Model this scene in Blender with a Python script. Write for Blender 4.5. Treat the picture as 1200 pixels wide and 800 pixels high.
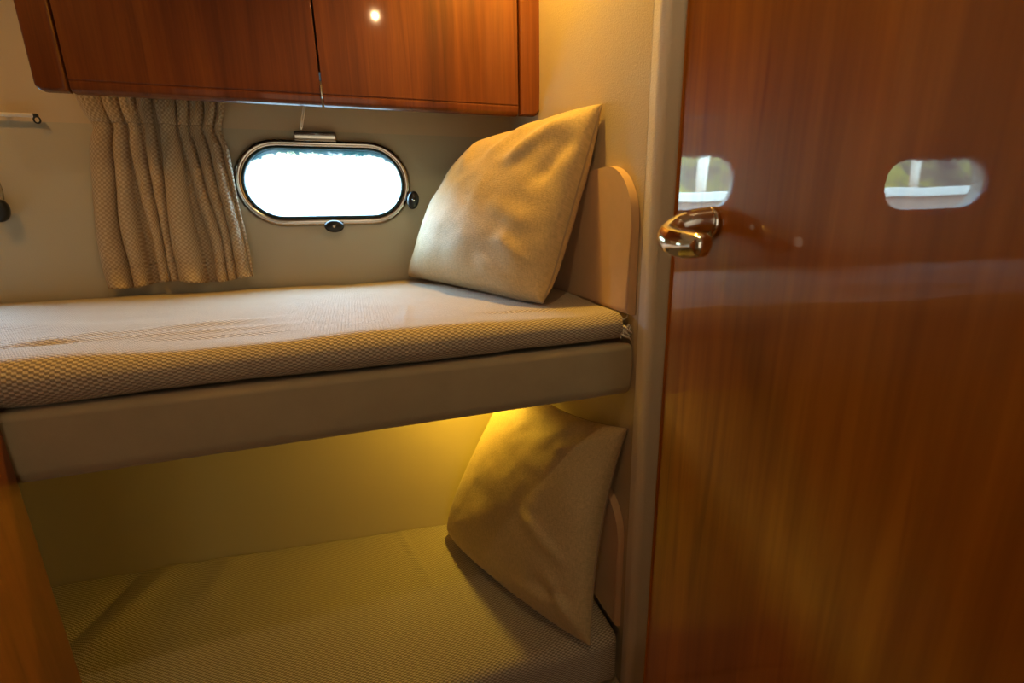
import bpy, bmesh, math, random
from mathutils import Vector, noise
sc = bpy.context.scene
for o in list(bpy.data.objects): bpy.data.objects.remove(o)
COL = sc.collection
H = 1.2                      # eye height above the cabin floor; coordinates below are measured from the eye level

# ------------------------------------------------------------------ camera, world, lights, exposure
from mathutils import Matrix
cam_d = bpy.data.cameras.new('camera'); cam = bpy.data.objects.new('camera', cam_d); COL.objects.link(cam)
cam_d.sensor_width = 36; cam_d.lens = 16.336; cam_d.clip_start = 0.01
cam.matrix_world = Matrix(((0.94902918, 0.09743513, -0.2997499, 0), (-0.31456127, 0.23283905, -0.92023757, 0),
                           (-0.01986998, 0.96762202, 0.25162038, H), (0, 0, 0, 1)))
cam_d.dof.use_dof = True; cam_d.dof.focus_distance = 1.0; cam_d.dof.aperture_fstop = 5.6
sc.camera = cam

SKY = 31.0
w = bpy.data.worlds.new('sky'); sc.world = w; w.use_nodes = True
bg = w.node_tree.nodes['Background']; bg.inputs[0].default_value = (0.50, 0.82, 1.12, 1); bg.inputs[1].default_value = SKY

WARM = (1.0, 0.44, 0.07)
ROOM = (1.0, 0.68, 0.32)
YELL = (1.0, 0.53, 0.06)
BERTH = (1.0, 0.62, 0.05)
def spot(name, loc, target, power, angle, blend, radius, color):
    l = bpy.data.lights.new(name, 'SPOT'); l.energy = power; l.spot_size = math.radians(angle); l.spot_blend = blend
    l.shadow_soft_size = radius; l.color = color
    o = bpy.data.objects.new(name, l); COL.objects.link(o)
    o.location = (loc[0], loc[1], loc[2] + H)
    o.rotation_euler = (Vector(target) - Vector(loc)).to_track_quat('-Z', 'Y').to_euler()
    return o
LAMP_CABIN = (0.15, 0.20, 0.735)
LAMP_ALCOVE = (0.34, 0.86, 0.735)
LAMP_LEFT = (-0.75, 0.80, 0.735)
LAMP_BERTH = (0.25, 1.08, -0.312)
spot('cabin_downlight', LAMP_CABIN, (0.15, 0.32, -1), 4.5, 165, 0.5, 0.008, ROOM)
spot('alcove_downlight', LAMP_ALCOVE, (0.33, 0.86, -1), 25.0, 130, 0.6, 0.018, YELL)
spot('left_downlight', LAMP_LEFT, (-0.72, 0.78, -1), 6.5, 155, 0.6, 0.03, WARM)
spot('berth_light', LAMP_BERTH, (0.0, 0.98, -0.9), 6.0, 160, 0.4, 0.02, BERTH)
# added area fill behind the camera; the wall there has no opening
al = bpy.data.lights.new('rear_fill', 'AREA'); al.shape = 'RECTANGLE'; al.size = 0.6; al.size_y = 1.0; al.energy = 1.8; al.color = (1.0, 0.86, 0.62)
ao = bpy.data.objects.new('rear_fill', al); COL.objects.link(ao); ao.location = (-0.1, -0.90, H + 0.1); ao.rotation_euler = (math.radians(90), 0, 0)

sc.view_settings.view_transform = 'Standard'; sc.view_settings.look = 'None'
sc.view_settings.gamma = 1; sc.view_settings.use_curve_mapping = False
sc.view_settings.exposure = 0.12
cy = sc.cycles
cy.max_bounces = 10; cy.diffuse_bounces = 5; cy.glossy_bounces = 5; cy.transparent_max_bounces = 12
cy.sample_clamp_indirect = 6; cy.use_denoising = True; cy.caustics_reflective = False; cy.caustics_refractive = False

# ------------------------------------------------------------------ materials
class NT:
    def __init__(s, name):
        s.m = bpy.data.materials.new(name); s.m.use_nodes = True
        s.t = s.m.node_tree; s.n = s.t.nodes; s.b = s.n['Principled BSDF']; s.out = s.n['Material Output']
    def node(s, typ, **kw):
        n = s.n.new(typ)
        for k, v in kw.items(): setattr(n, k, v)
        return n
    def link(s, a, b): s.t.links.new(a, b)
    def math(s, op, a, b=None):
        n = s.node('ShaderNodeMath', operation=op)
        for i, v in enumerate((a, b)):
            if v is None: continue
            if isinstance(v, (int, float)): n.inputs[i].default_value = v
            else: s.link(v, n.inputs[i])
        return n.outputs[0]
    def mix(s, f, a, b):
        n = s.node('ShaderNodeMix', data_type='RGBA')
        if isinstance(f, (int, float)): n.inputs[0].default_value = f
        else: s.link(f, n.inputs[0])
        for i, v in ((6, a), (7, b)):
            if isinstance(v, tuple): n.inputs[i].default_value = (*v, 1)
            else: s.link(v, n.inputs[i])
        return n.outputs[2]
    def ramp(s, f, stops):
        n = s.node('ShaderNodeValToRGB'); e = n.color_ramp.elements
        while len(e) < len(stops): e.new(0.5)
        for el, (p, c) in zip(e, stops): el.position = p; el.color = (*c, 1)
        s.link(f, n.inputs[0]); return n.outputs[0]
    def coords(s, scale, kind='Object', rot=(0, 0, 0)):
        tc = s.node('ShaderNodeTexCoord'); mp = s.node('ShaderNodeMapping')
        mp.inputs['Scale'].default_value = scale; mp.inputs['Rotation'].default_value = rot
        s.link(tc.outputs[kind], mp.inputs[0]); return mp.outputs[0]
    def noise(s, vec, scale, detail=4, rough=0.5, dist=0):
        n = s.node('ShaderNodeTexNoise'); n.inputs['Scale'].default_value = scale; n.inputs['Detail'].default_value = detail
        n.inputs['Roughness'].default_value = rough; n.inputs['Distortion'].default_value = dist
        s.link(vec, n.inputs['Vector']); return n.outputs[0]
    def bump(s, h, strength, dist, normal=None):
        n = s.node('ShaderNodeBump'); n.inputs['Strength'].default_value = strength; n.inputs['Distance'].default_value = dist
        s.link(h, n.inputs['Height'])
        if normal is not None: s.link(normal, n.inputs['Normal'])
        return n.outputs[0]
    def set(s, **kw):
        for k, v in kw.items():
            k = k.replace('_', ' ')
            if isinstance(v, (int, float)): s.b.inputs[k].default_value = v
            elif isinstance(v, tuple): s.b.inputs[k].default_value = (*v, 1) if len(v) == 3 else v
            else: s.link(v, s.b.inputs[k])
        return s.m

def plain(name, col, rough=0.5, metal=0.0, **kw):
    t = NT(name); return t.set(Base_Color=col, Roughness=rough, Metallic=metal, **kw)

def wood(name, dark, mid, light, coat=1.0, crough=0.03, wobble=0.0, gx=1.0):
    t = NT(name)
    v = t.coords((9 * gx, 9 * gx, 0.55), rot=(0, 0.03, 0))
    a = t.noise(v, 1.6, 6, 0.6, 0.7)
    v2 = t.coords((70 * gx, 70 * gx, 1.6), rot=(0, 0.03, 0))
    b = t.noise(v2, 1.5, 5, 0.65, 0.3)
    v3 = t.coords((26 * gx, 26 * gx, 0.9), rot=(0, 0.02, 0))
    c = t.noise(v3, 1.1, 3, 0.5, 1.6)
    base = t.ramp(a, [(0.30, dark), (0.5, mid), (0.72, light)])
    fine = t.ramp(b, [(0.35, (0.72, 0.68, 0.62)), (0.6, (1, 1, 1))])
    vein = t.ramp(c, [(0.30, (0.55, 0.45, 0.4)), (0.40, (1, 1, 1))])
    m1 = t.node('ShaderNodeMix', data_type='RGBA', blend_type='MULTIPLY'); m1.inputs[0].default_value = 0.75
    t.link(base, m1.inputs[6]); t.link(fine, m1.inputs[7])
    m2 = t.node('ShaderNodeMix', data_type='RGBA', blend_type='MULTIPLY'); m2.inputs[0].default_value = 0.6
    t.link(m1.outputs[2], m2.inputs[6]); t.link(vein, m2.inputs[7])
    if wobble:
        n = t.noise(t.coords((1, 1, 0.5)), 9, 2)
        t.link(t.bump(n, wobble, 0.01), t.b.inputs['Coat Normal'])
    return t.set(Base_Color=m2.outputs[2], Roughness=0.45, Coat_Weight=coat, Coat_Roughness=crough, Coat_IOR=1.5, Specular_IOR_Level=0.3)

def leather(name, col, rough=0.5, grain=0.25, scale=420):
    t = NT(name); v = t.coords((1, 1, 1))
    vor = t.node('ShaderNodeTexVoronoi'); vor.inputs['Scale'].default_value = scale; t.link(v, vor.inputs['Vector'])
    big = t.noise(v, 5, 4)
    c = t.mix(t.math('MULTIPLY', big, 0.35), col, tuple(x * 0.86 for x in col))
    return t.set(Base_Color=c, Roughness=rough, Normal=t.bump(vor.outputs['Distance'], grain, 0.0015))

def suede(name, col):
    t = NT(name); v = t.coords((1, 1, 1)); n1 = t.noise(v, 9, 6, 0.65); n2 = t.noise(v, 900, 2)
    c = t.mix(n1, tuple(x * 0.78 for x in col), tuple(min(1, x * 1.18) for x in col))
    return t.set(Base_Color=c, Roughness=0.9, Sheen_Weight=0.25, Sheen_Roughness=0.5, Normal=t.bump(n2, 0.25, 0.001))

def weave(name, dark, light, cu=0.0055, cv=0.0042, bump=0.7):
    """basket weave laid out in metres along the cloth's own UV"""
    t = NT(name)
    uv = t.node('ShaderNodeUVMap'); sp = t.node('ShaderNodeSeparateXYZ'); t.link(uv.outputs[0], sp.inputs[0])
    n = t.noise(uv.outputs[0], 25, 3)
    u = t.math('ADD', sp.outputs[0], t.math('MULTIPLY', n, 0.004)); v = t.math('ADD', sp.outputs[1], t.math('MULTIPLY', n, 0.003))
    su = t.math('SINE', t.math('MULTIPLY', u, math.pi / cu)); sv = t.math('SINE', t.math('MULTIPLY', v, math.pi / cv))
    s = t.math('MULTIPLY', su, sv)
    k = t.node('ShaderNodeMapRange', interpolation_type='SMOOTHSTEP'); t.link(s, k.inputs[0])
    k.inputs[1].default_value = -0.45; k.inputs[2].default_value = 0.5
    big = t.noise(uv.outputs[0], 60, 3)
    c = t.mix(k.outputs[0], dark, light)
    c2 = t.mix(t.math('MULTIPLY', big, 0.4), c, tuple(x * 0.8 for x in light))
    return t.set(Base_Color=c2, Roughness=0.75, Sheen_Weight=0.15, Normal=t.bump(k.outputs[0], bump, 0.0015))

def linen(name, col):
    t = NT(name)
    uv = t.node('ShaderNodeUVMap')
    mp = t.node('ShaderNodeMapping'); mp.inputs['Scale'].default_value = (480, 90, 1); mp.inputs['Rotation'].default_value = (0, 0, 0.5); t.link(uv.outputs[0], mp.inputs[0])
    a = t.noise(mp.outputs[0], 1, 2)
    mp2 = t.node('ShaderNodeMapping'); mp2.inputs['Scale'].default_value = (110, 560, 1); mp2.inputs['Rotation'].default_value = (0, 0, 0.5); t.link(uv.outputs[0], mp2.inputs[0])
    b = t.noise(mp2.outputs[0], 1, 2)
    s = t.math('ADD', a, b)
    k = t.node('ShaderNodeMapRange'); t.link(s, k.inputs[0]); k.inputs[1].default_value = 0.7; k.inputs[2].default_value = 1.3
    c = t.mix(k.outputs[0], tuple(x * 0.8 for x in col), tuple(min(1, x * 1.12) for x in col))
    return t.set(Base_Color=c, Roughness=0.7, Sheen_Weight=0.2, Sheen_Roughness=0.4, Normal=t.bump(k.outputs[0], 0.35, 0.0012))

M_DOOR = wood('door_cherry', (0.28, 0.075, 0.002), (0.39, 0.112, 0.003), (0.54, 0.17, 0.005), 1.0, 0.02, 0.05, 0.8)
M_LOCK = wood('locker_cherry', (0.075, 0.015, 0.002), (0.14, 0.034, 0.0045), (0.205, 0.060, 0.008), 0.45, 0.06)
M_PANEL = wood('panel_cherry', (0.15, 0.042, 0.008), (0.20, 0.060, 0.011), (0.25, 0.080, 0.015), 0.7, 0.12, 0, 0.6)
M_WALL = leather('hull_lining', (0.56, 0.52, 0.39), 0.5, 0.12)
M_RWALL = leather('alcove_leatherette', (0.66, 0.57, 0.40), 0.42, 0.30)
M_POST = leather('post_leatherette', (0.90, 0.85, 0.75), 0.5, 0.25)
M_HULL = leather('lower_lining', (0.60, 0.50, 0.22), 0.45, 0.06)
M_CEIL = leather('deckhead_vinyl', (0.66, 0.55, 0.38), 0.55, 0.1)
M_FLOOR = wood('floor_teak', (0.18, 0.08, 0.03), (0.26, 0.13, 0.05), (0.34, 0.18, 0.07), 0.2, 0.2)
M_SUEDE = suede('taupe_suede', (0.41, 0.345, 0.21))
M_PAD = suede('pad_suede', (0.70, 0.47, 0.26))
M_MATT = weave('basket_weave', (0.23, 0.175, 0.105), (0.74, 0.65, 0.50), 0.0050, 0.0027, 1.0)
M_CURT = weave('curtain_weave', (0.37, 0.27, 0.16), (0.62, 0.49, 0.33), 0.0048, 0.0048, 0.7)
M_LINEN = linen('pillow_linen', (0.60, 0.45, 0.225))
M_SEAM = plain('seam_piping', (0.40, 0.30, 0.18), 0.8)
M_CHROME = plain('polished_chrome', (0.82, 0.80, 0.76), 0.06, 1.0)
M_STEEL = plain('window_steel', (0.62, 0.58, 0.52), 0.16, 1.0)
M_BLACK = plain('black_plastic', (0.012, 0.014, 0.014), 0.35)
M_GASK = plain('window_gasket', (0.015, 0.05, 0.06), 0.4)
M_CORD = plain('white_cord', (0.75, 0.70, 0.60), 0.6)
M_RAIL = plain('ivory_track', (0.85, 0.85, 0.82), 0.3)
M_DARK = plain('shadow_gap', (0.02, 0.012, 0.008), 0.7)
M_BOARD = plain('bunk_board', (0.52, 0.44, 0.28), 0.6)
def lens(name, col, st):
    t = NT(name); t.set(Base_Color=(0.9, 0.9, 0.9), Emission_Color=col, Emission_Strength=st); return t.m
M_LENS = lens('lamp_lens', (1, 0.75, 0.4), 4)

def glass():
    t = NT('window_glass'); t.n.remove(t.b)
    tr = t.node('ShaderNodeBsdfTransparent'); tr.inputs[0].default_value = (0.95, 0.98, 1, 1)
    gl = t.node('ShaderNodeBsdfGlossy'); gl.inputs['Roughness'].default_value = 0.02
    lw = t.node('ShaderNodeLayerWeight'); lw.inputs[0].default_value = 0.5
    fr = t.math('ADD', t.math('MULTIPLY', t.math('POWER', lw.outputs['Facing'], 5.0), 0.9), 0.04)
    m = t.node('ShaderNodeMixShader'); t.link(fr, m.inputs[0]); t.link(tr.outputs[0], m.inputs[1]); t.link(gl.outputs[0], m.inputs[2])
    # salt and algae dried along the upper edge of the pane
    tc = t.node('ShaderNodeTexCoord'); sp = t.node('ShaderNodeSeparateXYZ'); t.link(tc.outputs['UV'], sp.inputs[0])
    n = t.noise(tc.outputs['UV'], 60, 6, 0.7); n2 = t.noise(tc.outputs['UV'], 14, 4, 0.6)
    z = t.math('ADD', sp.outputs[1], t.math('MULTIPLY', t.math('SUBTRACT', n, 0.5), 0.05))
    k = t.node('ShaderNodeMapRange', interpolation_type='SMOOTHSTEP'); t.link(z, k.inputs[0])
    k.inputs[1].default_value = 0.006; k.inputs[2].default_value = 0.017; k.inputs[3].default_value = 0.985; k.inputs[4].default_value = 0.0
    dirt = t.node('ShaderNodeBsdfTranslucent')
    c = t.ramp(n2, [(0.38, (0.006, 0.040, 0.044)), (0.62, (0.050, 0.070, 0.090))]); t.link(c, dirt.inputs[0])
    m2 = t.node('ShaderNodeMixShader'); t.link(k.outputs[0], m2.inputs[0]); t.link(m.outputs[0], m2.inputs[1]); t.link(dirt.outputs[0], m2.inputs[2])
    t.link(m2.outputs[0], t.out.inputs[0]); return t.m
M_GLASS = glass()

# ------------------------------------------------------------------ mesh helpers
def tag(o, label, cat, group=None):
    o['label'] = label; o['category'] = cat
    if group: o['group'] = group
    return o
def struct(o): o['kind'] = 'structure'; return o
def thing(name, loc, label, cat, group=None):
    o = bpy.data.objects.new(name, None); COL.objects.link(o); o.empty_display_size = 0.05
    o.location = (loc[0], loc[1], loc[2] + H); return tag(o, label, cat, group)
def make(name, bm, mat, parent=None, smooth=True, auto=None, origin=None):
    """link a bmesh given in eye-level room coordinates as one object"""
    bmesh.ops.recalc_face_normals(bm, faces=bm.faces)
    for v in bm.verts: v.co.z += H
    me = bpy.data.meshes.new(name)
    if parent is not None:
        p = parent; L = Vector((0, 0, 0))
        while p is not None: L += p.location; p = p.parent
    else:
        xs = [v.co for v in bm.verts]
        L = Vector(((min(c.x for c in xs) + max(c.x for c in xs)) / 2, (min(c.y for c in xs) + max(c.y for c in xs)) / 2, min(c.z for c in xs)))
    for v in bm.verts: v.co -= L
    bm.to_mesh(me); bm.free()
    if smooth:
        for p in me.polygons: p.use_smooth = True
    o = bpy.data.objects.new(name, me); COL.objects.link(o)
    if parent is not None: o.parent = parent
    else: o.location = L
    if mat: me.materials.append(mat)
    if auto and smooth:
        md = o.modifiers.new('weighted', 'WEIGHTED_NORMAL'); md.keep_sharp = True
        for e in me.edges: pass
    return o
def bm_box(x0, x1, y0, y1, z0, z1, bev=0.0, seg=3, bm=None):
    b = bmesh.new()
    bmesh.ops.create_cube(b, size=1)
    for v in b.verts:
        v.co = Vector(((x0 + x1) / 2 + v.co.x * (x1 - x0), (y0 + y1) / 2 + v.co.y * (y1 - y0), (z0 + z1) / 2 + v.co.z * (z1 - z0)))
    if bev: bmesh.ops.bevel(b, geom=list(b.edges), offset=bev, segments=seg, profile=0.5, affect='EDGES')
    if bm is None: return b
    return join(bm, b)
def join(a, b):
    me = bpy.data.meshes.new('t'); b.to_mesh(me); b.free(); a.from_mesh(me); bpy.data.meshes.remove(me); return a
def bm_tube(pts, r, seg=10, closed=False, bm=None, caps=True):
    """round tube along points; r number or list"""
    b = bm or bmesh.new(); P = [Vector(p) for p in pts]; n = len(P); rings = []
    up = None
    for i, p in enumerate(P):
        if closed: t = P[(i + 1) % n] - P[i - 1]
        else: t = P[min(i + 1, n - 1)] - P[max(i - 1, 0)]
        t.normalize()
        if up is None: up = t.orthogonal().normalized()
        up = (up - t * up.dot(t)).normalized(); s = t.cross(up)
        rr = r[i] if isinstance(r, (list, tuple)) else r
        rings.append([b.verts.new(p + (up * math.cos(2 * math.pi * k / seg) + s * math.sin(2 * math.pi * k / seg)) * rr) for k in range(seg)])
    m = n if closed else n - 1
    for i in range(m):
        A = rings[i]; B = rings[(i + 1) % n]
        off = 0
        if closed and i == n - 1:
            off = min(range(seg), key=lambda k: (B[k].co - A[0].co).length)
        for k in range(seg): b.faces.new((A[k], A[(k + 1) % seg], B[(k + 1 + off) % seg], B[(k + off) % seg]))
    if not closed and caps:
        b.faces.new(rings[0][::-1]); b.faces.new(rings[-1])
    return b
def bm_grid(fn, nu, nv, bm=None, uvfn=None):
    b = bm or bmesh.new(); lay = b.loops.layers.uv.verify() if uvfn else None
    V = [[b.verts.new(fn(i / nu, j / nv)) for i in range(nu + 1)] for j in range(nv + 1)]
    for j in range(nv):
        for i in range(nu):
            f = b.faces.new((V[j][i], V[j][i + 1], V[j + 1][i + 1], V[j + 1][i]))
            if uvfn:
                for l, (a, c) in zip(f.loops, ((i, j), (i + 1, j), (i + 1, j + 1), (i, j + 1))): l[lay].uv = uvfn(a / nu, c / nv)
    return b
def bm_extrude_profile(prof, axis, a0, a1, bev=0.0, seg=3):
    """closed 2D profile swept along axis. axis 'x': prof (y,z); 'y': (x,z)"""
    b = bmesh.new()
    def P(p, a): return Vector((a, p[0], p[1])) if axis == 'x' else Vector((p[0], a, p[1]))
    A = [b.verts.new(P(p, a0)) for p in prof]; B = [b.verts.new(P(p, a1)) for p in prof]; n = len(prof)
    b.faces.new(A); b.faces.new(B[::-1])
    side = [b.faces.new((A[i], B[i], B[(i + 1) % n], A[(i + 1) % n])) for i in range(n)]
    if bev:
        es = [e for e in b.edges if abs((e.verts[0].co - e.verts[1].co)[0 if axis == 'x' else 1]) < 1e-6]
        bmesh.ops.bevel(b, geom=es, offset=bev, segments=seg, profile=0.5, affect='EDGES')
    return b
def sharp(o, ang=40):
    me = o.data
    b = bmesh.new(); b.from_mesh(me)
    for e in b.edges:
        e.smooth = len(e.link_faces) == 2 and e.calc_face_angle(0) < math.radians(ang)
    b.to_mesh(me); b.free()
    md = o.modifiers.new('face_normals', 'WEIGHTED_NORMAL'); md.keep_sharp = True; md.weight = 100
    return o
def stadium(cx, cz, wd, ht, n=14, ex=0.0):
    r = ht / 2 + ex; hw = wd / 2 - ht / 2; pts = []
    for s, a0 in ((1, -90), (-1, 90)):
        for i in range(n + 1):
            a = math.radians(a0 + 180 * i / n)
            pts.append((cx + s * hw + r * math.cos(a), cz + r * math.sin(a)))
    return pts

# ------------------------------------------------------------------ room shell
XL, XR, YB, YF, ZF, ZC = -1.35, 0.436, 1.32, -0.95, -1.2, 0.75
XO = 0.66                                   # wall behind the open door
struct(make('floor', bm_box(XL - .05, XO + .05, YF - .05, YB + .05, ZF - .05, ZF), M_FLOOR, smooth=False))
ceil = struct(make('ceiling', bm_box(XL - .05, XO + .05, YF - .05, YB + .05, ZC, ZC + .05), M_CEIL, smooth=False))
struct(make('wall_left', bm_box(XL - .05, XL, YF - .05, YB + .05, ZF, ZC), M_WALL, smooth=False))
struct(make('wall_behind', bm_box(XL - .05, XO + .05, YF - .05, YF, ZF, ZC), M_WALL, smooth=False))
struct(make('wall_side', bm_box(XO, XO + .05, YF - .05, 0.636, ZF, ZC), M_WALL, smooth=False))
# hull side with the two porthole openings, from below the bunk to the crease under the deck
WIN = [(-0.053, 0.100), (-0.906, 0.084)]
WW, WH = 0.416, 0.206
def hull_wall():
    b = bmesh.new(); z0, z1 = -0.42, 0.221
    def loop(pts):
        v = [b.verts.new((x, YB, z)) for x, z in pts]
        return [b.edges.new((v[i], v[(i + 1) % len(v)])) for i in range(len(v))]
    es = loop([(XL, z0), (XR + .05, z0), (XR + .05, z1), (XL, z1)])
    for cx, cz in WIN: es += loop(stadium(cx, cz, WW - .03, WH - .03))
    r = bmesh.ops.triangle_fill(b, edges=es, use_beauty=True, use_dissolve=False)
    fs = [f for f in b.faces]
    kill = []
    for f in fs:
        c = f.calc_center_median()
        for cx, cz in WIN:
            dx = max(0, abs(c.x - cx) - (WW - WH) / 2)
            if math.hypot(dx, c.z - cz) < (WH - .03) / 2 * .985: kill.append(f)
    bmesh.ops.delete(b, geom=list(set(kill)), context='FACES_ONLY')
    ex = bmesh.ops.extrude_face_region(b, geom=list(b.faces))
    for v in ex['geom']:
        if isinstance(v, bmesh.types.BMVert): v.co.y += 0.045
    return b
struct(make('wall_back', hull_wall(), M_WALL, smooth=False))
# deck edge above the crease, leaning inboard and curving into the ceiling
def deckedge(u, v):
    z = 0.221 + (ZC + .01 - 0.221) * v
    return (XL + (XR + .05 - XL) * u, YB - 0.02 * v - 0.16 * v ** 2.2, z)
b = bm_grid(deckedge, 1, 14); b2 = bm_grid(lambda u, v: (XL + (XR + .05 - XL) * u, YB + .045, 0.221 + (ZC + .01 - .221) * v), 1, 14)
struct(make('trim_1', join(b, b2), M_CEIL))
# lining under the upper bunk, leaning and narrowing towards the head end
def lowhull(u, v):
    x = XL + (XR + .03 - XL) * u; yb = 1.206 - 0.0996 * (x + 0.736)
    z = -0.25 + (-0.822 + 0.25) * v; k = (z + 0.25) / (-0.8 + 0.25)
    return (x, 1.318 + (yb - 1.318) * (k if k < 1 else 1 + (k - 1) * 1.2), z)
b = bm_grid(lowhull, 6, 10)
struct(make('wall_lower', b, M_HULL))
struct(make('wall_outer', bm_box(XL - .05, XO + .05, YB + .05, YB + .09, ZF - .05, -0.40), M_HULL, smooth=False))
# alcove end wall, slightly splayed outward at the top, and the upholstered post in front of it
def splay(b):
    for v in b.verts:
        if v.co.z > 0.1 and v.co.x < 0.5: v.co.x += 0.02 * min(1, (v.co.z - 0.1) / 0.4)
    return b
b = bmesh.new()
prof = [(0.655, ZF), (YB + .05, ZF), (YB + .05, 0.1), (YB + .05, ZC), (0.655, ZC), (0.655, 0.1)]
b = bm_extrude_profile(prof, 'x', XR, XO)
struct(make('wall_right', b, M_RWALL, smooth=False))
b = bmesh.new(); rr = 0.014; pr = [(XO, 0.628), (XO, 0.656), (XR, 0.656)] + [(XR + rr - rr * math.cos(a), 0.628 + rr - rr * math.sin(a)) for a in [math.pi / 2 * k / 8 for k in range(9)]]
A = [b.verts.new((x, y, ZF)) for x, y in pr]; B = [b.verts.new((x, y, ZC)) for x, y in pr]
b.faces.new(A); b.faces.new(B[::-1])
for k in range(len(pr)): b.faces.new((A[k], A[(k + 1) % len(pr)], B[(k + 1) % len(pr)], B[k]))
o = struct(make('trim_2', b, M_POST)); sharp(o, 50)

# ceiling downlights (fixed in the ceiling: parts of it)
def downlight(loc, parent, r=0.036, facing=-1):
    x, y, z = loc
    b = bmesh.new(); pr = [(r, 0), (r * 1.25, 0), (r * 1.3, .004), (r * 1.22, .009), (r, .011)]
    n = 32
    V = [[b.verts.new((x + q * math.cos(2 * math.pi * i / n), y + q * math.sin(2 * math.pi * i / n), z + 0.015 - h)) for q, h in pr] for i in range(n)]
    for i in range(n):
        for k in range(len(pr)):
            b.faces.new((V[i][k], V[(i + 1) % n][k], V[(i + 1) % n][(k + 1) % len(pr)], V[i][(k + 1) % len(pr)]))
    be = make('downlight', b, M_CHROME, parent)
    b = bmesh.new(); bmesh.ops.create_circle(b, cap_ends=True, radius=r, segments=32)
    for v in b.verts: v.co += Vector((x, y, z + 0.011))
    make('lens', b, M_LENS, be, smooth=False)
for L in (LAMP_CABIN, LAMP_ALCOVE, LAMP_LEFT): downlight(L, ceil, 0.016)

# ------------------------------------------------------------------ portholes
def ring(bm, cx, cz, wd, ht, prof, n=18):
    """sweep a (outset, y) profile round a stadium"""
    rows = [stadium(cx, cz, wd, ht, n, ex) for ex, _ in prof]
    V = [[bm.verts.new((p[0], y, p[1])) for p in row] for row, (_, y) in zip(rows, prof)]
    m = len(V[0])
    for k in range(len(prof)):
        A, B = V[k], V[(k + 1) % len(prof)]
        for i in range(m): bm.faces.new((A[i], A[(i + 1) % m], B[(i + 1) % m], B[i]))
    return bm
def knob(cx, cz, ang, parent):
    b = bmesh.new(); n = 28; ca, sa = math.cos(ang), math.sin(ang); rows = []
    for q, y in ((0.30, 1.312), (0.30, 1.304), (0.94, 1.300), (1.0, 1.294), (0.97, 1.287), (0.72, 1.283), (0.0, 1.2815)):
        if q == 0: rows.append([b.verts.new((cx, y, cz))]); continue
        R = []
        for i in range(n):
            a = 2 * math.pi * i / n; ex, ez = 0.0235 * q * math.cos(a), 0.0150 * q * math.sin(a)
            R.append(b.verts.new((cx + ex * ca - ez * sa, y, cz + ex * sa + ez * ca)))
        rows.append(R)
    for A, B in zip(rows[:-2], rows[1:-1]):
        for i in range(n): b.faces.new((A[i], A[(i + 1) % n], B[(i + 1) % n], B[i]))
    for i in range(n): b.faces.new((rows[-2][i], rows[-2][(i + 1) % n], rows[-1][0]))
    b.faces.new(rows[0])
    k = make('knob', b, M_BLACK, parent)
    b = bmesh.new(); bmesh.ops.create_cone(b, cap_ends=True, segments=16, radius1=0.0042, radius2=0.0032, depth=0.004)
    for v in b.verts: v.co = Vector((v.co.x + cx, 1.2805 - v.co.z, v.co.y + cz))
    make('screw', b, M_CHROME, k)
def porthole(i, cx, cz):
    b = bmesh.new(); N = 8; pr = []
    for k in range(N + 1):                       # half-round rim proud of the wall
        a = math.pi * k / N
        pr.append((-0.0105 + 0.0115 * math.cos(a), 1.3195 - 0.012 * math.sin(a)))
    pr += [(-0.0185, 1.34), (0.0, 1.34)] if False else [(-0.0215, 1.330), (-0.012, 1.330)]
    fr = make('window_%d' % i, ring(b, cx, cz, WW, WH, pr), M_STEEL); struct(fr)
    b = bmesh.new(); ring(b, cx, cz, WW, WH, [(-0.0200, 1.309), (-0.0240, 1.311), (-0.0255, 1.3223), (-0.0200, 1.3223)])
    make('gasket', b, M_GASK, fr)
    b = bmesh.new(); lay = b.loops.layers.uv.verify(); rows = []
    for ex in (-0.0195, -0.030, -0.042, -0.056, -0.080, -0.1025):
        rows.append([(b.verts.new((p[0], 1.3225, p[1])), ex) for p in stadium(cx, cz, WW, WH, 18, ex)])
    m = len(rows[0])
    for A, B in zip(rows[:-1], rows[1:]):
        for q in range(m):
            quad = (A[q], A[(q + 1) % m], B[(q + 1) % m], B[q])
            f = b.faces.new([v for v, _ in quad])
            for l, (v, ex) in zip(f.loops, quad):    # v = distance from the edge, shorter along the top
                top = max(0.0, (v.co.z - cz) / (WH / 2))
                l[lay].uv = (v.co.x, (-ex - 0.0255) + (0.03 if v.co.z < cz else 0.03 * max(0, 1 - 1.5 * top)))
    f = b.faces.new([v for v, _ in rows[-1]])
    for l in f.loops: l[lay].uv = (l.vert.co.x, 0.08)
    make('pane', b, M_GLASS, fr, smooth=False)
    b = bm_box(cx - 0.062, cx + 0.034, 1.305, 1.3195, cz + WH / 2 - 0.002, cz + WH / 2 + 0.015, 0.003, 2)
    hg = make('hinge', b, M_STEEL, fr); sharp(hg)
    knob(cx + 0.007, cz - WH / 2 - 0.002, 0.0, fr); knob(cx + WW / 2 + 0.0005, cz - 0.043, math.radians(78), fr)
    pl = bpy.data.lights.new('porthole_portal', 'AREA'); pl.shape = 'RECTANGLE'; pl.size = WW; pl.size_y = WH
    pl.cycles.is_portal = True
    po = bpy.data.objects.new('porthole_portal', pl); COL.objects.link(po); po.location = (cx, 1.372, cz + H); po.rotation_euler = (math.radians(-90), 0, 0)
for i, (cx, cz) in enumerate(WIN): porthole(i + 1, cx, cz)

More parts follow.
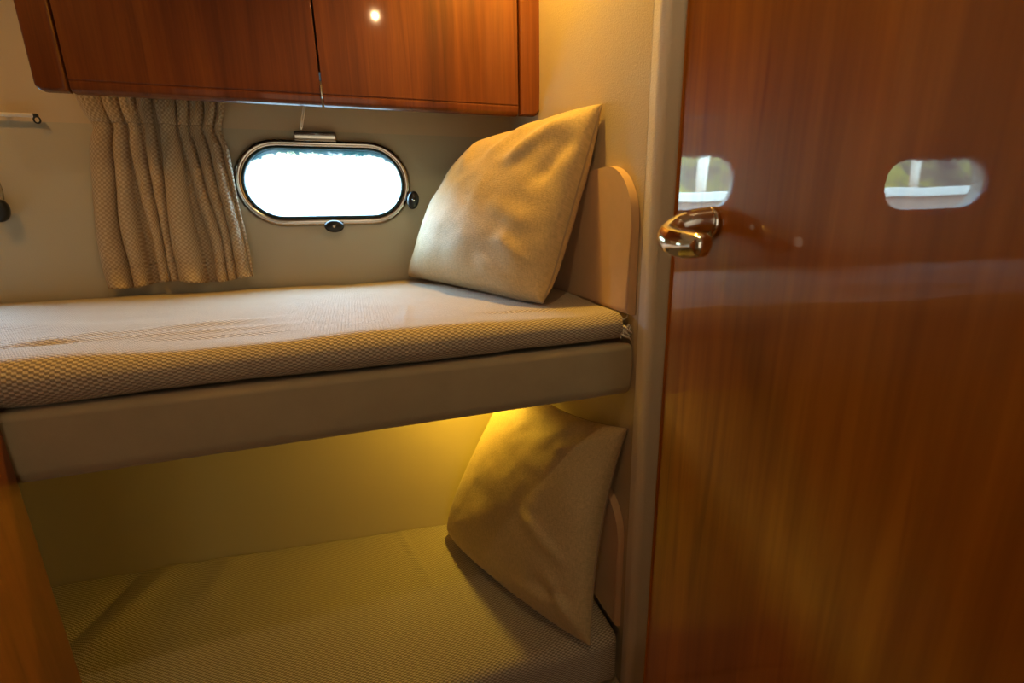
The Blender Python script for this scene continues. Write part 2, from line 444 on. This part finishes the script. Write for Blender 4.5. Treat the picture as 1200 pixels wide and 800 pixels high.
# ------------------------------------------------------------------ outside: water, quay, boats and trees seen mirrored in the door
M_WATER = plain('harbour_water', (0.16, 0.17, 0.16), 0.15)
M_QUAY = plain('quay_stone', (0.48, 0.32, 0.22), 0.9)
M_WHITE = plain('white_gelcoat', (0.88, 0.75, 0.58), 0.3)
def foliage():
    t = NT('foliage'); v = t.coords((1, 1, 1)); n = t.noise(v, 0.9, 6, 0.7)
    return t.set(Base_Color=t.ramp(n, [(0.35, (0.06, 0.05, 0.035)), (0.5, (0.13, 0.11, 0.06)), (0.62, (0.30, 0.25, 0.05))]), Roughness=0.9)
M_TREE = foliage()
struct(make('harbour_water', bm_box(-25, 12, 1.7, 30, -1.6, -1.5), M_WATER, smooth=False))
qy = struct(make('quay', bm_box(-30, 12, 7.0, 30, -1.49, 0.22), M_QUAY, smooth=False))
make('coping', bm_box(-30, 12, 6.9, 7.6, 0.22, 0.36, 0.02, 2), M_WHITE, qy, smooth=False)
for k, px in enumerate((-9.2, -7.6, -6.7, -5.9, -3.6, -2.7, -1.4)):
    make('post', bm_tube([(px, 7.9, 0.2), (px, 7.9, 1.0 + 0.3 * (k % 3)), (px, 7.9, 1.05 + 0.3 * (k % 3))], [0.07, 0.07, 0.02], 12), M_WHITE, qy)
def bank(u, v):
    x = -34 + 46 * u; y = 11 + 9 * v
    return (x, y, 0.2 + 5.5 * v ** 0.8 + 0.7 * noise.noise(Vector((x * .6, y * .6, 2))) * min(1, v * 6) + 0.25 * noise.noise(Vector((x * 2.1, y * 2.1, 5))) * min(1, v * 6))
struct(make('wooded_bank', bm_grid(bank, 90, 24), M_TREE))
# ------------------------------------------------------------------ overhead locker
lk = thing('overhead_locker', (-0.03, 1.19, 0.235), 'glossy cherry overhead locker with two doors above the porthole', 'locker')
make('body', bm_box(-0.494, XR - .004, 1.122, 1.185, 0.30, 0.742), M_DARK, lk, smooth=False)
def face_profile():
    pr = [(1.119, 0.735), (1.100, 0.735), (1.100, 0.2560), (1.1016, 0.2545), (1.1016, 0.2530), (1.1002, 0.2515), (1.1002, 0.2415), (1.1030, 0.2368), (1.1075, 0.2345), (1.119, 0.2345)]
    return pr
def lockpart(name, x0, x1):
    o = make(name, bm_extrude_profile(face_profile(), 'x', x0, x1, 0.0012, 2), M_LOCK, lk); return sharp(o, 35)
# round the outer lower corner of each stile
def stile(x0, x1, side):
    pr = []; z0, z1, r = 0.2345, 0.735, 0.012
    b = bmesh.new()
    if side < 0: out = [(x0, z1), (x0, z0 + r)] + [(x0 + r - r * math.cos(a), z0 + r - r * math.sin(a)) for a in (0.4, 0.8, 1.2)] + [(x0 + r, z0), (x1, z0), (x1, z1)]
    else: out = [(x0, z1), (x0, z0), (x1 - r, z0)] + [(x1 - r + r * math.sin(a), z0 + r - r * math.cos(a)) for a in (0.4, 0.8, 1.2)] + [(x1, z0 + r), (x1 + (0.016 if x1 > 0 else 0), z1)]
    b = bm_extrude_profile(out, 'y', 1.0965, 1.1195, 0.006, 4)
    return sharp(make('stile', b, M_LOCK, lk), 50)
stile(-0.499, -0.4525, -1); stile(0.3895, XR - .001, 1)
for x0, x1 in ((-0.4495, -0.0365), (-0.0330, 0.3855)):
    d = lockpart('door', x0, x1)
    for hx in ((x1 - 0.004 if x0 < -.2 else None),):
        if hx: make('hinge', bm_box(x1 + 0.0002, x1 + 0.0030, 1.098, 1.112, 0.248, 0.272, 0.0008, 2), M_CHROME, d)

# ------------------------------------------------------------------ curtain
def smooth01(t): t = max(0, min(1, t)); return t * t * (3 - 2 * t)
ct = thing('curtain', (-0.40, 1.28, -0.13), 'beige basket-weave curtain gathered into pleats beside the porthole', 'curtain')
CREST = [(0.075, 0.078, 0.085, 0.080, 1.0), (0.205, 0.050, 0.225, 0.060, 0.85), (0.315, 0.048, 0.390, 0.040, 0.75), (0.430, 0.045, 0.455, 0.035, 0.62),
         (0.575, 0.072, 0.560, 0.092, 1.1), (0.695, 0.040, 0.775, 0.050, 0.75), (0.795, 0.048, 0.850, 0.042, 0.7), (0.895, 0.042, 0.935, 0.062, 1.0), (0.975, 0.030, 0.995, 0.030, 0.6)]
def cur(u, v):
    """u across, v 0 top .. 1 bottom: crests of cloth running down between deep recesses"""
    z = 0.292 - v * (0.292 + 0.128 + 0.005 * math.sin(u * 11) - 0.004 * u)
    vz = (0.222 - z) / 0.35                      # <0 in the heading, 0 at the gather line
    top = smooth01(-vz * 6 + 0.05); op = smooth01(vz * 1.3 + 0.02)
    g = math.exp(-((vz - 0.03) / 0.07) ** 2)
    xl = -0.520 - 0.004 * top - 0.028 * op + 0.010 * g; xr = -0.257 + 0.006 * top + 0.006 * op - 0.010 * g + 0.008 * smooth01((vz - .4) * 2)
    uu = u + 0.006 * math.sin(9 * vz + 14 * u) * op
    y = 0.0
    for (cg, wg, cb, wb, am) in CREST:
        c = cg + (cb - cg) * op; w_ = (wg + (wb - wg) * op) * (0.98 - 0.10 * g + 0.08 * top)
        t = abs(uu - c) / w_
        if t < 1:
            hgt = (1 - t * t) ** 0.5 * (0.35 + 0.65 * am) * (0.020 + 0.022 * op - 0.002 * top - 0.004 * g)
            y = max(y, hgt)
    fine = 0.0014 * top * math.sin(2 * math.pi * 29 * u) + 0.0007 * math.sin(60 * u + 30 * vz)
    return (xl + (xr - xl) * u, 1.313 - 0.004 * (1 - op) - y - fine, z)
ARC = [0.0]
for k in range(1, 421):
    a, b_ = Vector(cur((k - 1) / 420, 0.6)), Vector(cur(k / 420, 0.6)); ARC.append(ARC[-1] + min((b_ - a).length, 0.003))
def cuv(u, v): return (ARC[int(round(u * 420))], v * 0.42)
def band(name, v0, v1, nv, off=0.0):
    b = bm_grid(lambda u, v: Vector(cur(u, v0 + (v1 - v0) * v)) + Vector((0, -off, 0)), 420, nv, uvfn=lambda u, v: cuv(u, v0 + (v1 - v0) * v))
    o = make(name, b, M_CURT, ct)
    md = o.modifiers.new('cloth', 'SOLIDIFY'); md.thickness = 0.0016; md.offset = 0
    return o
band('heading', 0, 0.166, 16, 0.0010); band('drape', 0.166, 0.895, 70); band('hem', 0.895, 1, 8, 0.0010)
# short end of the neighbouring curtain's track on the deck edge
tk = thing('curtain_track', (-0.80, 1.29, 0.222), 'short ivory curtain track end with small hook, left of the locker', 'track')
b = bm_box(-1.15, -0.604, 1.300, 1.308, 0.2265, 0.2335, 0.002, 2); bm_box(-1.10, -1.08, 1.308, 1.32, .228, .232, bm=b); bm_box(-0.66, -0.65, 1.308, 1.32, .228, .232, bm=b)
make('rail', b, M_RAIL, tk)
b = bm_tube([(-0.601 + .0055 * math.cos(a), 1.303, 0.2215 + .0062 * math.sin(a)) for a in [2 * math.pi * k / 20 for k in range(20)]], 0.0016, 8, True)
bm_box(-0.606, -0.598, 1.3005, 1.3075, 0.227, 0.2335, 0.001, 2, bm=b)
make('hook', b, M_BLACK, tk)
# cord hanging under the locker door
b = bm_tube([(-0.071, 1.135, 0.2995), (-0.073, 1.135, 0.245), (-0.080, 1.135, 0.218), (-0.085, 1.135, 0.196)], 0.0013, 8)
bm_tube([(-0.067, 1.135, 0.2995), (-0.069, 1.135, 0.245), (-0.076, 1.135, 0.218), (-0.0825, 1.135, 0.196)], 0.0013, 8, bm=b)
bmesh.ops.create_icosphere(b, subdivisions=2, radius=0.0026, matrix=Matrix.Translation((-0.084, 1.135, 0.1955)))
tag(make('pull_cord', b, M_CORD), 'thin white loop of cord hanging below the locker over the porthole', 'cord')

# ------------------------------------------------------------------ bunks
def fbm(x, y, s, seed=0.0): return noise.noise(Vector((x * s, y * s, seed))) + 0.5 * noise.noise(Vector((x * s * 2.1, y * s * 2.1, seed + 7)))
ub = thing('upper_bunk', (-0.45, 1.0, -0.305), 'upper bunk with taupe suede padded front rail, under the porthole', 'bunk')
b = bm_box(XL + .002, XR - .002, 0.70, 1.312, -0.300, -0.212); bd = make('base_board', b, M_BOARD, ub, smooth=False)
pr = [(0.694, -0.209), (0.682, -0.208), (0.672, -0.2082), (0.6655, -0.211), (0.6625, -0.218), (0.6615, -0.25), (0.6635, -0.280), (0.668, -0.294), (0.676, -0.3005), (0.694, -0.302)]
o = make('padded_rail', bm_extrude_profile(pr, 'x', XL + .002, XR - .003, 0.004, 3), M_SUEDE, ub); sharp(o, 60)
b = bm_box(LAMP_BERTH[0] - .03, LAMP_BERTH[0] + .03, LAMP_BERTH[1] - .02, LAMP_BERTH[1] + .02, -0.3065, -0.3005, 0.001, 2)
lp = make('berth_lamp', b, M_CHROME, ub)
make('lens', bm_box(LAMP_BERTH[0] - .022, LAMP_BERTH[0] + .022, LAMP_BERTH[1] - .013, LAMP_BERTH[1] + .013, -0.3085, -0.3062), M_LENS, lp, smooth=False)

def mattress(name, x0, x1, yfront, backfn, zb, zt, seed, label, wr, parent=None):
    """rounded foam under a cloth cover: one strip from the back, over the top, down the front, under"""
    R = 0.026; W = 0
    def sect(v):
        # returns fraction 0..1 -> (s along top 0..1 or None, dy, dz)
        return v
    nu, nv = 240, 96
    def pos(u, v):
        x = x0 + (x1 - x0) * u; yb = backfn(x)
        top_len = yb - yfront
        L = [top_len - R, math.pi / 2 * R, (zt - zb) - 2 * R, math.pi / 2 * R, 0.03]
        tot = sum(L); s = v * tot
        if s < L[0]: y, z, n = yb - s, zt, (0, 0, 1)
        elif s < L[0] + L[1]:
            a = (s - L[0]) / R; y, z, n = yfront + R - R * math.sin(a), zt - R + R * math.cos(a), (0, -math.sin(a), math.cos(a))
        elif s < L[0] + L[1] + L[2]: y, z, n = yfront, zt - R - (s - L[0] - L[1]), (0, -1, 0)
        elif s < tot - L[4]:
            a = (s - L[0] - L[1] - L[2]) / R; y, z, n = yfront + R - R * math.cos(a), zb + R - R * math.sin(a), (0, -math.cos(a), -math.sin(a))
        else: y, z, n = yfront + R + (s - tot + L[4]), zb, (0, 0, -1)
        h = 0.0035 * fbm(x, y + z, 4.5, seed) + 0.0012 * fbm(x, y + z, 14, seed + 3) + wr(x, y, z)
        if v > 0.97: h *= 0.2
        # rounded right end
        e = (x1 - x) / 0.014
        drop = 0.0
        if e < 1: drop = 0.014 * (1 - math.sqrt(max(0, 1 - (1 - e) ** 2)))
        crown = 0.003 * math.sin(math.pi * max(0, min(1, (yb - y) / top_len)))
        p = Vector((x, y, z)) + Vector(n) * (h - drop) + Vector((0, 0, crown if n[2] > 0.9 else 0))
        return p, s
    b = bm_grid(lambda u, v: pos(u, v)[0], nu, nv, uvfn=lambda u, v: (x0 + (x1 - x0) * u, pos(u, v)[1]))
    # close the underside
    o = make(name, b, M_MATT, parent)
    return o
def fold(x, y, ax, ay, bx, by, amp, wd):
    dx, dy = bx - ax, by - ay; L = math.hypot(dx, dy); t = ((x - ax) * dx + (y - ay) * dy) / L / L
    d = ((x - ax) * dy - (y - ay) * dx) / L; e = smooth01(min(t, 1 - t) * 3 + 0.0) if 0 < t < 1 else 0
    return amp * math.exp(-(d / wd) ** 2) * e
def wr_up(x, y, z):
    h = 0
    if z > -0.172:
        h += fold(x, y, -0.50, 0.80, -0.10, 0.86, 0.006, 0.014) + fold(x, y, -0.62, 0.76, -0.05, 0.80, 0.005, 0.012)
        h += fold(x, y, -0.95, 1.10, -0.25, 0.84, 0.004, 0.03) + fold(x, y, 0.055, 0.66, 0.085, 0.92, 0.004, 0.006)
        h += fold(x, y, -0.75, 0.85, -0.28, 0.75, 0.004, 0.010) - fold(x, y, -0.6, 0.83, -0.2, 0.83, 0.003, 0.01)
    h += 0.003 * math.sin(x * 13 + 1) * (1 if z > -0.19 else 0.3) * (1 if y < 0.75 else 0)
    return h
up = thing('mattress', (-0.45, 1.0, -0.2045), 'upper bunk mattress in cream basket-weave cover below the porthole', 'mattress')
m = mattress('cover', XL + .004, XR - .011, 0.668, lambda x: 1.312, -0.2045, -0.152, 1.3, '', wr_up, up)
# frayed gathered corner of the cover
b = bmesh.new(); random.seed(4)
for k in range(16):
    z = -0.199 + 0.036 * random.random(); y = 0.672 + 0.018 * random.random(); x = XR - 0.020
    pts = [(x, y, z)]; 
    for q in range(4): pts.append((min(XR - .0035, pts[-1][0] + 0.0045), pts[-1][1] + random.uniform(-.005, .003), pts[-1][2] + random.uniform(-.006, .006)))
    bm_tube(pts, [0.0022, 0.002, 0.0018, 0.0014, 0.0008], 6, bm=b)
o = make('frayed_corner', b, M_CORD, up); o['label'] = 'frayed cloth edge at the front right corner'
lowback = lambda x: 1.206 - 0.0996 * (x + 0.736) - 0.004
def wr_lo(x, y, z):
    if z < -0.83: return 0
    h = fold(x, y, -0.56, 1.22, -0.66, 0.90, -0.010, 0.016) + fold(x, y, -0.48, 1.22, -0.60, 0.90, 0.012, 0.030)
    h += fold(x, y, -0.36, 1.20, -0.40, 0.98, 0.006, 0.03) + fold(x, y, 0.03, 1.16, 0.10, 0.86, 0.004, 0.008)
    return h
lm = tag(mattress('mattress', XL + .004, XR - .011, 0.648, lowback, -0.925, -0.802, 5.1, '', wr_lo), 'lower bunk mattress in gold-lit basket-weave cover, beneath the upper bunk', 'mattress')
lb = thing('lower_bunk', (-0.45, 0.9, ZF), 'lower bunk base carrying the bottom mattress', 'bunk')
make('base', bm_box(XL + .002, XR - .002, 0.672, 1.05, ZF, -0.928), M_BOARD, lb, smooth=False)
o = make('padded_rail', bm_extrude_profile([(0.671, -0.929), (0.655, -0.930), (0.648, -0.938), (0.646, -1.06), (0.650, -1.19), (0.671, -1.199)], 'x', XL + .002, XR - .003, 0.004, 3), M_SUEDE, lb); sharp(o, 60)

# headboard pads fixed on the alcove wall
def pad(name, zb, zt, rad, ymax, label):
    y0 = 0.664; pts = [(y0, zb)]
    pts += [(y0 + rad * 0.92 - rad * 0.92 * math.cos(a), zt - rad + rad * math.sin(a)) for a in [math.pi / 2 * k / 12 for k in range(13)]]
    pts += [(ymax, zt), (ymax, zb)]
    b = bm_extrude_profile(pts, 'x', XR - 0.016, XR - 0.0012)
    es = [e for e in b.edges if all(abs(v.co.x - (XR - 0.016)) < 1e-5 for v in e.verts)]
    bmesh.ops.bevel(b, geom=es, offset=0.011, segments=6, profile=0.5, affect='EDGES')
    o = make(name, b, M_PAD); sharp(o, 60); return tag(o, label, 'headboard')
pad('headboard_pad', -0.158, 0.086, 0.095, 1.30, 'tan suede headboard pad with arched corner behind the upper pillow')
pad('headboard_pad', -0.798, -0.512, 0.085, 1.085, 'tan suede headboard pad half hidden behind the lower pillow')

# ------------------------------------------------------------------ pillows
def pillow(corners, tf, tb, pinch, folds, label, seed, name='pillow', outn=(-1, -0.3, 0.3), sag=()):
    BL, BR, TR, TL = [Vector(c) for c in corners]
    n = ((BR - BL).cross(TL - BL)).normalized()
    if n.dot(Vector(outn)) < 0: n = -n
    cen = (BL + BR + TR + TL) / 4; N = 84
    def base(u, v):
        p = BL * (1 - u) * (1 - v) + BR * u * (1 - v) + TR * u * v + TL * (1 - u) * v
        eu, ev = 4 * u * (1 - u), 4 * v * (1 - v)      # edges curve between the corners
        for (side, w_, k) in ((BL - TL, 1, 0),): pass
        bo, ri, to, le = pinch
        p = p + (TL - BL + TR - BR) * 0.5 * (bo * eu * (1 - v) ** 2 - to * eu * v ** 2) + (BR - BL + TR - TL) * 0.5 * (le * ev * (1 - u) ** 2 - ri * ev * u ** 2)
        for (cu_, cv_, k) in sag:                       # a corner folded in and rounded
            q = math.exp(-(((u - cu_) ** 2 + (v - cv_) ** 2) / 0.10 ** 2)); p = p + (cen - p) * k * q
        return p
    def thick(u, v):
        d = 16 * u * (1 - u) * v * (1 - v)
        return d ** 0.38
    def surf(u, v, s):
        p = base(u, v); t = thick(u, v); e = min(1, t * 1.8)
        h = (tf if s > 0 else -tb) * t
        wv = 0.0060 * fbm(u, v, 3.0, seed) + 0.0020 * fbm(u, v, 8, seed + 5)
        if s > 0:
            for (au, av, bu, bv, amp, wd) in folds: wv += fold(u, v, au, av, bu, bv, amp, wd)
        return p + n * (h + s * wv * e)
    # spacing denser at the rim so the roll into the seam is round
    def g(t): return 0.5 - 0.5 * math.cos(math.pi * t) if True else t
    sx = (BR - BL).length; sy = (TL - BL).length
    uvf = lambda u, v: (g(u) * sx, g(v) * sy)
    th = thing(name, tuple(min(BL, BR, key=lambda c: c.z)), label, 'pillow')
    b = bm_grid(lambda u, v: surf(g(u), g(v), 1), N, N, uvfn=uvf)
    bm_grid(lambda u, v: surf(g(u), g(v), -1), N, N, bm=b, uvfn=uvf)
    bmesh.ops.remove_doubles(b, verts=b.verts, dist=1e-5)
    make('cover', b, M_LINEN, th)
    pts = [base(g(k / 40), 0) for k in range(40)] + [base(1, g(k / 40)) for k in range(40)] + [base(1 - g(k / 40), 1) for k in range(40)] + [base(0, 1 - g(k / 40)) for k in range(40)]
    cl = [pts[0]]
    for p in pts[1:]:
        if (p - cl[-1]).length > 0.002: cl.append(p)
    make('seam', bm_tube(cl, 0.0018, 6, True), M_SEAM, th)
    return th
pillow([(0.130, 1.290, -0.140), (0.313, 0.768, -0.151), (0.431, 0.792, 0.192), (0.330, 1.275, 0.188)], 0.090, 0.062, (0.01, 0.0, 0.045, 0.0),
       [(0.99, 0.97, 0.70, 0.60, 0.014, 0.045), (0.985, 0.86, 0.88, 0.50, -0.010, 0.03), (0.99, 0.04, 0.66, 0.12, 0.008, 0.045), (0.97, 0.12, 0.78, 0.28, 0.008, 0.04),
        (0.95, 0.30, 0.70, 0.46, 0.005, 0.05), (0.30, 0.97, 0.42, 0.60, 0.008, 0.05), (0.74, 0.98, 0.55, 0.66, 0.008, 0.05), (0.60, 0.1, 0.62, 0.7, 0.004, 0.06)],
       'golden beige linen pillow leaning in the corner on the upper bunk', 2.2, sag=((1, 0, 0.03), (0, 1, 0.05)))
pillow([(0.150, 1.070, -0.790), (0.354, 0.640, -0.795), (0.432, 0.668, -0.366), (0.378, 1.125, -0.408)], 0.090, 0.048, (-0.022, 0.05, 0.06, 0.0),
       [(0.80, 0.99, 0.55, 0.74, 0.006, 0.05), (0.36, 0.98, 0.46, 0.78, 0.006, 0.05), (0.99, 0.03, 0.82, 0.25, 0.014, 0.03), (0.97, 0.30, 0.62, 0.46, 0.010, 0.03),
        (0.25, 0.88, 0.5, 0.68, 0.005, 0.05), (0.98, 0.95, 0.70, 0.78, 0.008, 0.04), (0.98, 0.18, 0.72, 0.16, -0.010, 0.03), (0.9, 0.1, 0.6, 0.1, 0.008, 0.03)],
       'olive beige linen pillow slumped at the head of the lower bunk', 8.1, sag=((0, 0, 0.04),))

# ------------------------------------------------------------------ cherry partition at the foot of the bunks
pt = tag(make('wooden_partition', bm_box(-0.440, -0.4095, 0.05, 0.658, ZF + .001, ZC - .001, 0.003, 2), M_PANEL, smooth=True), 'cherry wood partition panel at the left edge beside the bunk rail', 'partition')
sharp(pt, 50)

# ------------------------------------------------------------------ the open cherry door with its lever
dd = Vector((-0.1045, -0.9945, 0)); dn = Vector((-0.9945, 0.1045, 0)); D0 = Vector((0.3445, 0.455, 0))
door = bmesh.new(); bmesh.ops.create_cube(door, size=1)
bmesh.ops.bevel(door, geom=[], offset=0.001)
for v in door.verts:
    q = D0 + dd * (0.35 + v.co.x * 0.70) - dn * (0.018 + v.co.y * 0.036); v.co = Vector((q.x, q.y, -0.225 + v.co.z * 1.93))
bmesh.ops.bevel(door, geom=list(door.edges), offset=0.0025, segments=2, profile=0.5, affect='EDGES')
do = struct(make('door_1', door, M_DOOR)); sharp(do, 50)
# lever: round rose, neck standing out from the door, arm swept back along it
def dp(a, out, z): q = D0 + dd * a + dn * out; return Vector((q.x, q.y, z))
b = bm_tube([dp(0.066, 0.0003, -0.006), dp(0.066, 0.004, -0.006), dp(0.066, 0.006, -0.006), dp(0.066, 0.0075, -0.006)], [0.0155, 0.0155, 0.0145, 0.010], 28)
lev = make('handle', b, M_CHROME, do)
def spline(P, R, n):
    out, rr = [], []
    for i in range(len(P) - 1):
        p0, p1, p2, p3 = P[max(i - 1, 0)], P[i], P[i + 1], P[min(i + 2, len(P) - 1)]
        for k in range(n):
            t = k / n
            out.append(0.5 * ((2 * p1) + (p2 - p0) * t + (2 * p0 - 5 * p1 + 4 * p2 - p3) * t * t + (3 * p1 - p0 - 3 * p2 + p3) * t ** 3))
            rr.append(R[i] + (R[i + 1] - R[i]) * t)
    out.append(P[-1]); rr.append(R[-1]); return out, rr
P, R = spline([dp(0.066, 0.006, -0.004), dp(0.066, 0.022, -0.005), dp(0.0655, 0.038, -0.010), dp(0.072, 0.049, -0.017), dp(0.088, 0.052, -0.022), dp(0.108, 0.050, -0.024), dp(0.124, 0.047, -0.024), dp(0.128, 0.046, -0.024)],
              [0.0135, 0.0122, 0.0108, 0.0115, 0.0128, 0.0125, 0.0105, 0.0045], 6)
make('lever', bm_tube(P, R, 20), M_CHROME, lev)
